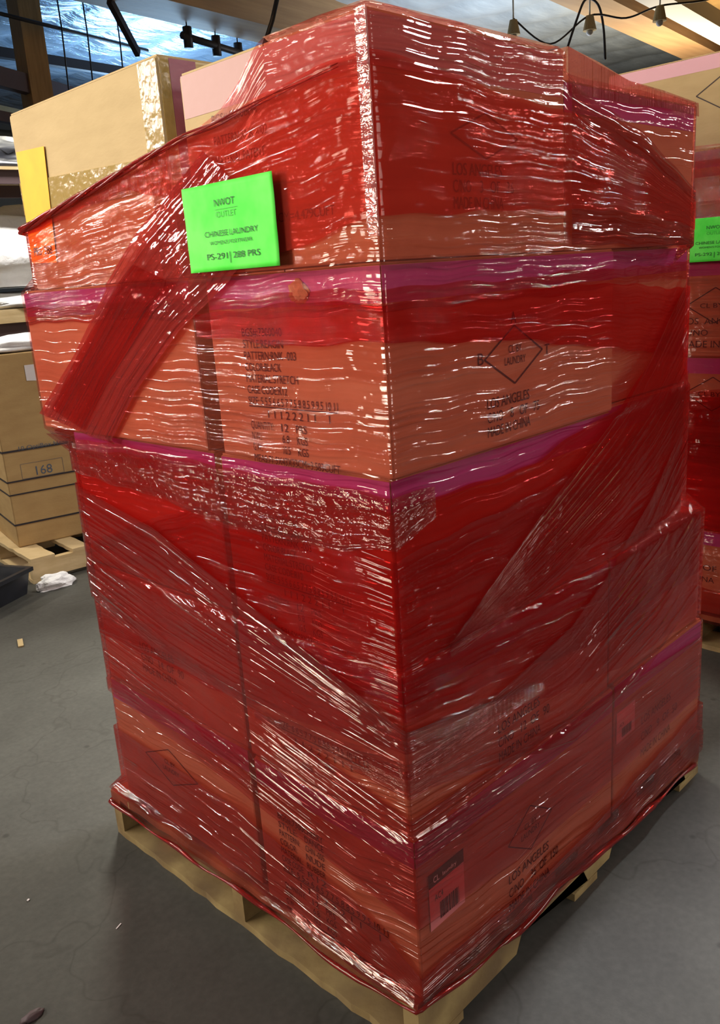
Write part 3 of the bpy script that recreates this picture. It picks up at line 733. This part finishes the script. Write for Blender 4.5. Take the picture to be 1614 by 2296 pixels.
    pts = []; TT = np.linspace(-1.155, 1.16, 160)
    lz = np.interp(TT, [a for a, b in low], [b for a, b in low])
    for i, T in enumerate(TT): pts.append(tuple(hull_pt(T, lz[i]+.004+.003*math.sin(T*31), .010+.002*math.sin(T*17))))
    P.append(tube('film_rolled_edge', pts, .005, F_ROPE, r, 6, [.0045+.002*math.sin(T*23)+(.003 if .25 < T < .9 else 0) for T in TT]))
    # lip over the top edges and the tent down to the lower right carton
    def lip(pl, name='film_lip'):
        nrow = 6; V = []; n = len(pl)
        for j in range(nrow):
            f = j/(nrow-1)
            for (a, b_) in pl:
                p = Vector(a).lerp(Vector(b_), f); p.z += .004*math.sin(f*6+p.x*40+p.y*33)*f; V.append(p)
        Fc = [(j*n+i, j*n+i+1, (j+1)*n+i+1, (j+1)*n+i) for j in range(nrow-1) for i in range(n-1)]
        me = bpy.data.meshes.new(name); me.from_pydata(V, [], Fc)
        uvl = me.uv_layers.new(name='UVMap')
        for l_ in me.loops:
            v = me.vertices[l_.vertex_index].co; uvl.data[l_.index].uv = (v.x+v.y, v.x-v.y)
        return link_mesh(name, me, F_TOP, r, True)
    zt = 1.7745
    pl = []
    for i in range(30):
        f = i/29
        T = -.21+.69*f+0
        o_ = hull_pt(T, 1.768, .007)
        i_ = hull_pt(T, 1.768, -.05-.03*math.sin(f*9)**2)
        pl.append(((o_[0], o_[1], zt-.004), (i_[0], i_[1], zt)))
    P.append(lip(pl))
    pl = [((.492, -.010, 1.772), (.492, .25, 1.774)), ((.60, -.008, 1.760), (.62, .24, 1.762)), ((.72, -.004, 1.742), (.76, .24, 1.746)), ((.86, -.002, 1.736), (.88, .20, 1.736)), ((1.026, -.006, 1.726), (1.03, .12, 1.726))]
    P.append(lip(pl, 'film_tent'))
    pl = [((.493, -.010, 1.700), (.492, -.010, 1.772)), ((.60, -.009, 1.700), (.60, -.008, 1.760)), ((.72, -.009, 1.70), (.72, -.006, 1.742)), ((.86, -.008, 1.705), (.86, -.005, 1.736)), ((1.026, -.010, 1.70), (1.026, -.008, 1.726))]
    P.append(lip(pl, 'film_tent'))
    for o in P:                       # the empty sits away from the origin: bring the parts' coordinates with it
        o.matrix_parent_inverse = inv
    return r
red_film()

# neon green paper on the film
def paper_sign(face_x, u0, u1, z0, z1, code, prs, label, sc=1.0):
    r = empty('paper_sign', (face_x, -(u0+u1)/2, z0)); tag(r, label, 'paper sign')
    bpy.context.view_layer.update(); inv = r.matrix_world.inverted()
    nx, ny = 24, 16; bm = bmesh.new(); g = []
    for i in range(nx+1):
        row = []
        for j in range(ny+1):
            u = u0+(u1-u0)*i/nx; z = z0+(z1-z0)*j/ny
            b_ = .0003*math.sin(i*.5+.3*j)+.0003*math.sin(j*.8+i*.2)
            row.append(bm.verts.new(inv @ Vector((face_x-.003+b_, -u, z))))
        g.append(row)
    for i in range(nx):
        for j in range(ny): bm.faces.new((g[i][j], g[i+1][j], g[i+1][j+1], g[i][j+1]))
    o = bm_obj('sheet', bm, GREEN, r, True)
    so = o.modifiers.new('s', 'SOLIDIFY'); so.thickness = .0004; so.offset = -1
    W_, H_ = u1-u0, z1-z0
    L_ = lambda t, a, b, wd, ht: (t, u0+a*W_, z0+b*H_, wd*W_, ht*H_)
    writing([L_('NWOT', .37, .735, .225, .085), L_('CHINESE LAUNDRY', .225, .40, .59, .068), L_("WOMEN'S FOOTWEAR", .275, .305, .47, .045), L_(code, .225, .135, .235, .075), L_('|', .486, .115, .007, .105), L_(prs, .525, .135, .29, .075)], FL(face_x), INKG, r, off=.0045)
    t_ = writing([L_('OUTLET', .375, .610, .225, .070), ('line', u0+.36*W_, z0+.70*H_, u0+.62*W_, z0+.70*H_, .0008)], FL(face_x), flat_mat('faint_green_ink', (.02, .40, .02)), r, off=.0045)
    return r
paper_sign(-.018, -.430, -.191, 1.444, 1.582, 'PS-291', '288 PRS', 'neon green paper reading PS-291 on the big red wrapped stack')

# ------------------------------------------------------------------ the second wrapped pallet, right edge of the view
G2 = 'cartons stacked on the red wrapped pallet at the right edge'
XR = 2.0
pallet('wood_pallet', (XR-.01, -.05, 0), 0, 1.1, .82, WOOD, 'wooden pallet under the red wrapped stack at the right edge', None)
Z2 = [PZ, .452, .760, 1.070, 1.398, 1.738, 2.022]
c2 = {}
lay_lab = {1: 'lowest carton of the red wrapped stack at the right edge', 2: 'second carton from the floor in the right edge stack', 3: 'third carton from the floor in the right edge stack, printed diamond',
           4: 'right edge stack carton just below the neon green paper, reading LOS ANGELES', 5: 'right edge stack carton behind the neon green paper', 6: 'bare tan carton with pink top tape, highest in the right edge stack'}
for k in range(1, 7):
    dx = (0, .012, .006, .010, .0, .008, .02)[k]; yl = (0, .700, .706, .715, .712, .705, .745)[k]
    c = carton(XR+dx, XR+.70+dx, .02, yl, Z2[k-1]+(gp if k > 1 else .001), Z2[k]-.0005, lay_lab[k], G2)
    c2[k] = c
    rim_tape(c, PINK if k < 6 else PINK_ROSE, .055 if k < 6 else .045, right=False)
for k, dz in ((4, 1.245), (3, .945), (6, 1.905)):
    x_ = c2[k]['_d'][0]
    writing(diamond(-.335, dz, .098, .058, .0032), FL(x_), INK, c2[k], 'printed_diamond')
    if k != 6: writing([('CL BY L', -.385, dz-.008, .100, .016)], FL(x_), INK, c2[k])
writing([('LOS  ANGELES', -.445, 1.183, .215, .022), ('C/NO', -.440, 1.145, .085, .021), ('MADE IN CHINA', -.445, 1.105, .250, .024)], FL(c2[4]['_d'][0]), INK, c2[4])
writing([('15  OF  50', -.40, .300, .17, .022), ('CHINA', -.40, .255, .10, .022)], FL(c2[1]['_d'][0]), INK, c2[1])

def box_film(root, x0, x1, y0, y1, bands):
    """turns of film round a plain upright stack: (z_low_front, z_low_back, z_high_front, z_high_back, offset, material)"""
    for (a0, a1, b0, b1, off, mat, nm) in bands:
        ring = [(x1+off, y1+off), (x0-off, y1+off), (x0-off, y0-off), (x1+off, y0-off)]
        pts = []
        for i in range(3):
            p, q = ring[i], ring[i+1]; L_ = math.dist(p, q); n = int(L_/.03)
            for j in range(n): pts.append((p[0]+(q[0]-p[0])*j/n, p[1]+(q[1]-p[1])*j/n))
        pts.append(ring[3]); m = 14; n = len(pts); V = []; U = []; s = 0
        for i, (x, y) in enumerate(pts):
            if i: s += math.dist(pts[i-1], (x, y))
            f = min(max((y1-y)/(y1-y0), 0), 1)
            zl = a0+(a1-a0)*f+.004*math.sin(s*9+a0*40); zh = b0+(b1-b0)*f+.005*math.sin(s*7+b0*30)
            for j in range(m):
                g = j/(m-1); V.append((x, y, zl+(zh-zl)*g)); U.append((s, (zl+(zh-zl)*g)))
        Fc = [(i*m+j, i*m+j+1, (i+1)*m+j+1, (i+1)*m+j) for i in range(n-1) for j in range(m-1)]
        me = bpy.data.meshes.new(nm); me.from_pydata(V, [], Fc)
        uvl = me.uv_layers.new(name='UVMap')
        for l_ in me.loops: uvl.data[l_.index].uv = U[l_.vertex_index]
        bm = bmesh.new(); bm.from_mesh(me)
        bm.faces.ensure_lookup_table(); fc = bm.faces[len(bm.faces)//2]
        if fc.normal.dot(fc.calc_center_median()-Vector(((x0+x1)/2, (y0+y1)/2, fc.calc_center_median().z))) < 0:
            bmesh.ops.reverse_faces(bm, faces=bm.faces)
        bm.to_mesh(me); bm.free()
        link_mesh(nm, me, mat, root, True)
r_ = empty('stretch_film', (0, 0, 0)); tag(r_, 'translucent red stretch film around the stack at the right edge', 'plastic wrap')
box_film(r_, XR, XR+.72, .02, .716, [
    (.115, .115, 1.752, 1.752, .006, F_UP, 'film_layer'),
    (1.66, 1.64, 1.700, 1.70, .012, F_DENSE, 'film_layer'),
    (1.50, 1.55, 1.72, 1.745, .010, F_CRUMP, 'film_layer'),
    (.44, .46, .88, .98, .010, F_DENSE, 'film_layer'),
    (.48, .46, .82, .96, .014, F_DENSE, 'film_layer'),
    (.74, .66, .90, 1.02, .018, F_MED, 'film_layer'),
    (.10, .10, .30, .20, .010, F_MED, 'film_layer')])
paper_sign(XR-.022, -.452, -.212, 1.388, 1.526, 'PS-292', '288 PRS', 'neon green paper reading PS-292 on the right edge stack')

# ------------------------------------------------------------------ left background: tall brown carton on a pallet
pallet('wood_pallet', (.80, 3.30, 0), math.radians(-6), 1.2, 1.1, WOOD_B, 'pale wooden pallet under the tall brown strapped carton', None, n_top=6)
bc = empty('carton', (.862, 3.56, .1352), math.radians(-11)); tag(bc, 'tall brown strapped carton printed 168, behind the red stack at left', 'carton')
bpy.context.view_layer.update()
BW, BD, BH = .95, .75, 1.02
bm = bmesh.new(); add_box(bm, 0, BW, 0, BD, 0, BH, .006); bm_obj('box', bm, CARD_B, bc)
for z, t in ((.515, .010), (.355, .008), (.285, .007), (.120, .009)):
    bm = bmesh.new(); add_box(bm, -.003, BW+.003, -.003, 0, z, z+t); add_box(bm, -.003, 0, 0, BD, z, z+t)
    add_box(bm, BW, BW+.003, 0, BD, z, z+t); add_box(bm, -.003, BW+.003, BD, BD+.003, z, z+t)
    bm_obj('strap', bm, STEEL, bc)
mw = bc.matrix_world
FB = (mw.translation, mw.to_3x3() @ Vector((1, 0, 0)), Vector((0, 0, 1)), mw.to_3x3() @ Vector((0, -1, 0)))
writing([('10 OptiBox Heavy Duty', .085, .520, .36, .022)], FB, INKB, bc, off=.0045)
writing([('168', .155, .375, .085, .050)], FB, INKB, bc)
writing([('line', .08, .355+.01, .30, .365, .0015), ('line', .08, .445, .30, .445, .0015), ('line', .08, .365, .08, .445, .0015), ('line', .30, .365, .30, .445, .0015)], FB, INKB, bc, 'printed_frame')
strip_on(FB, [(.185, .875), (.235, .870), (.235, .955), (.185, .955)], PAPER, bc, 'white_label', off=.002)

def crumple(name, loc, sx, sy, sz, mat, label, cat, seed=1, cut=.25, n=4, thin=False):
    bm = bmesh.new(); bmesh.ops.create_icosphere(bm, subdivisions=n, radius=1)
    rg = random.Random(seed); K = [(Vector((rg.uniform(-1, 1), rg.uniform(-1, 1), rg.uniform(-1, 1))).normalized(), rg.uniform(2, 7), rg.uniform(0, 6)) for _ in range(12)]
    for v in bm.verts:
        d = v.co.normalized(); h = 1+sum(.05*math.sin(f*d.dot(k)*2+p)+.03*abs(math.sin(f*2.3*d.dot(k)+p)) for k, f, p in K)*.8
        v.co = Vector((d.x*h*sx, d.y*h*sy, max(d.z*h, -cut)*sz+cut*sz))
    o = bm_obj(name, bm, mat, None, not thin); o.location = loc; tag(o, label, cat); return o
crumple('plastic_sheet', (1.20, 3.80, .1352+BH+.001), .34, .22, .055, WHITEC, 'crumpled white plastic sheet lying on the tall brown strapped carton', 'plastic sheet', 5)
CLEARP = film_mat('clear_plastic', tint=(.93, .93, .93), streak=(.86, .86, .86), body=(.8, .8, .8), haze=.45, gloss=.12, bump=.01, us=20, vs_=20)
crumple('plastic_scrap', (.855, 3.17, .001), .085, .045, .045, WHITEC, 'small crumpled clear plastic scrap on the floor by the pale pallet', 'plastic scrap', 9, cut=.3, thin=True)

# black tub
tb = empty('plastic_tub', (.49, 3.31, 0), math.radians(25)); tag(tb, 'black plastic tub on the floor at the left edge', 'tub')
bm = bmesh.new()
def ring_box(bm, s0, s1, z, ins=0):
    return [bm.verts.new((x*s0, y*s1, z)) for x, y in ((-1, -1), (1, -1), (1, 1), (-1, 1))]
R_ = [ring_box(bm, .15, .20, .0), ring_box(bm, .17, .22, .115), ring_box(bm, .185, .235, .115), ring_box(bm, .185, .235, .135), ring_box(bm, .162, .212, .135), ring_box(bm, .14, .19, .012)]
bm.faces.new(R_[0][::-1])
for a, b_ in zip(R_[:-1], R_[1:]):
    for k in range(4): bm.faces.new((a[k], a[(k+1) % 4], b_[(k+1) % 4], b_[k]))
bm.faces.new(R_[-1]); bmesh.ops.recalc_face_normals(bm, faces=bm.faces)
bm_obj('shell', bm, BLACKPL, tb)
crumple('paper_wad', (.485, 3.32, .016), .09, .12, .085, WHITEC, 'white crumpled paper lying in the black tub', 'paper', 12, cut=.2)

# rack with white goods behind the brown carton
rk = empty('storage_rack', (1.05, 5.3, 0), math.radians(-8)); tag(rk, 'dark storage rack with wooden shelves at the left edge behind the brown carton', 'rack')
for x in (0, 2.3):
    for y in (0, .8): box('upright', x, x+.07, y, y+.07, 0, 2.75, PURLIN, rk)
SH = (.20, 1.285, 2.30)
for z in SH:
    box('crossbeam', .07, 2.3, .0, .04, z-.11, z-.02, PURLIN, rk); box('crossbeam', .07, 2.3, .83, .87, z-.11, z-.02, PURLIN, rk)
    box('shelf_board', -.02, 2.39, -.02, .89, z-.02, z+.075 if z == 1.285 else z, WOOD_B, rk)
bpy.context.view_layer.update()
def rkp(x, y, z): return tuple(rk.matrix_world @ Vector((x, y, z)))
crumple('plastic_sheet', rkp(1.05, .45, 1.362), .80, .36, .085, WHITEC, 'grey white crumpled sheet on the middle rack shelf under the white bale', 'plastic sheet', 21)
wb = crumple('wrapped_bale', rkp(1.05, .45, 1.512), .78, .36, .30, WHITEC, 'large white wrapped bale on the middle rack shelf', 'bale', 33, cut=.55)
crumple('black_bag', rkp(1.0, .45, 2.302), .75, .30, .16, BLACKPL, 'dark bag lying on the top rack shelf', 'bag', 41, cut=.4)
tg = box('carton', 0, .14, 0, .14, 0, .16, CARD); tg.location = rkp(1.22, -.005, 1.98); 
bpy.data.objects.remove(tg)
cx = carton(0, .35, 0, .35, 0, .30, 'small tan carton on the floor level shelf of the dark rack', None); cx.location = rkp(.3, .2, .202)
# long pipes lying on the brown carton's back, dark bits
for k in range(2):
    tag(tube('metal_pipe', [(1.02+.08*k, 4.19+.055*k, .1352+BH+.0245), (1.66+.05*k, 4.07+.055*k, .1352+BH+.025)], .022, STEEL if k else WOOD_B),
        'dark pipe lying on top of the tall brown carton' if k else 'tan tube lying on top of the tall brown carton', 'pipe')

# debris on the floor
def chip(x, y, a, L, wd, mat, label, cat='wood chip', name='wood_chip', h=.006):
    o = box(name, -L/2, L/2, -wd/2, wd/2, 0, h, mat); o.location = (x, y, .0005); o.rotation_euler = (0, 0, a); tag(o, label, cat); return o
chip(.405, 2.60, 1.2, .085, .022, CARD, 'small tan cardboard scrap on the floor at the left')
chip(-.20, .765, .4, .018, .003, PAPER, 'tiny pale thread on the dark floor before the red stack', 'thread', 'thread_scrap', .001)
chip(-.30, 1.02, .4, .006, .005, PAPER, 'tiny white speck on the floor left of the red stack', 'paper scrap', 'paper_speck', .002)
dk = crumple('dark_clump', (-.452, .675, .0005), .020, .010, .007, PURLIN, 'small dark clump on the floor in the bottom left corner', 'debris', 50, cut=.2, n=3)
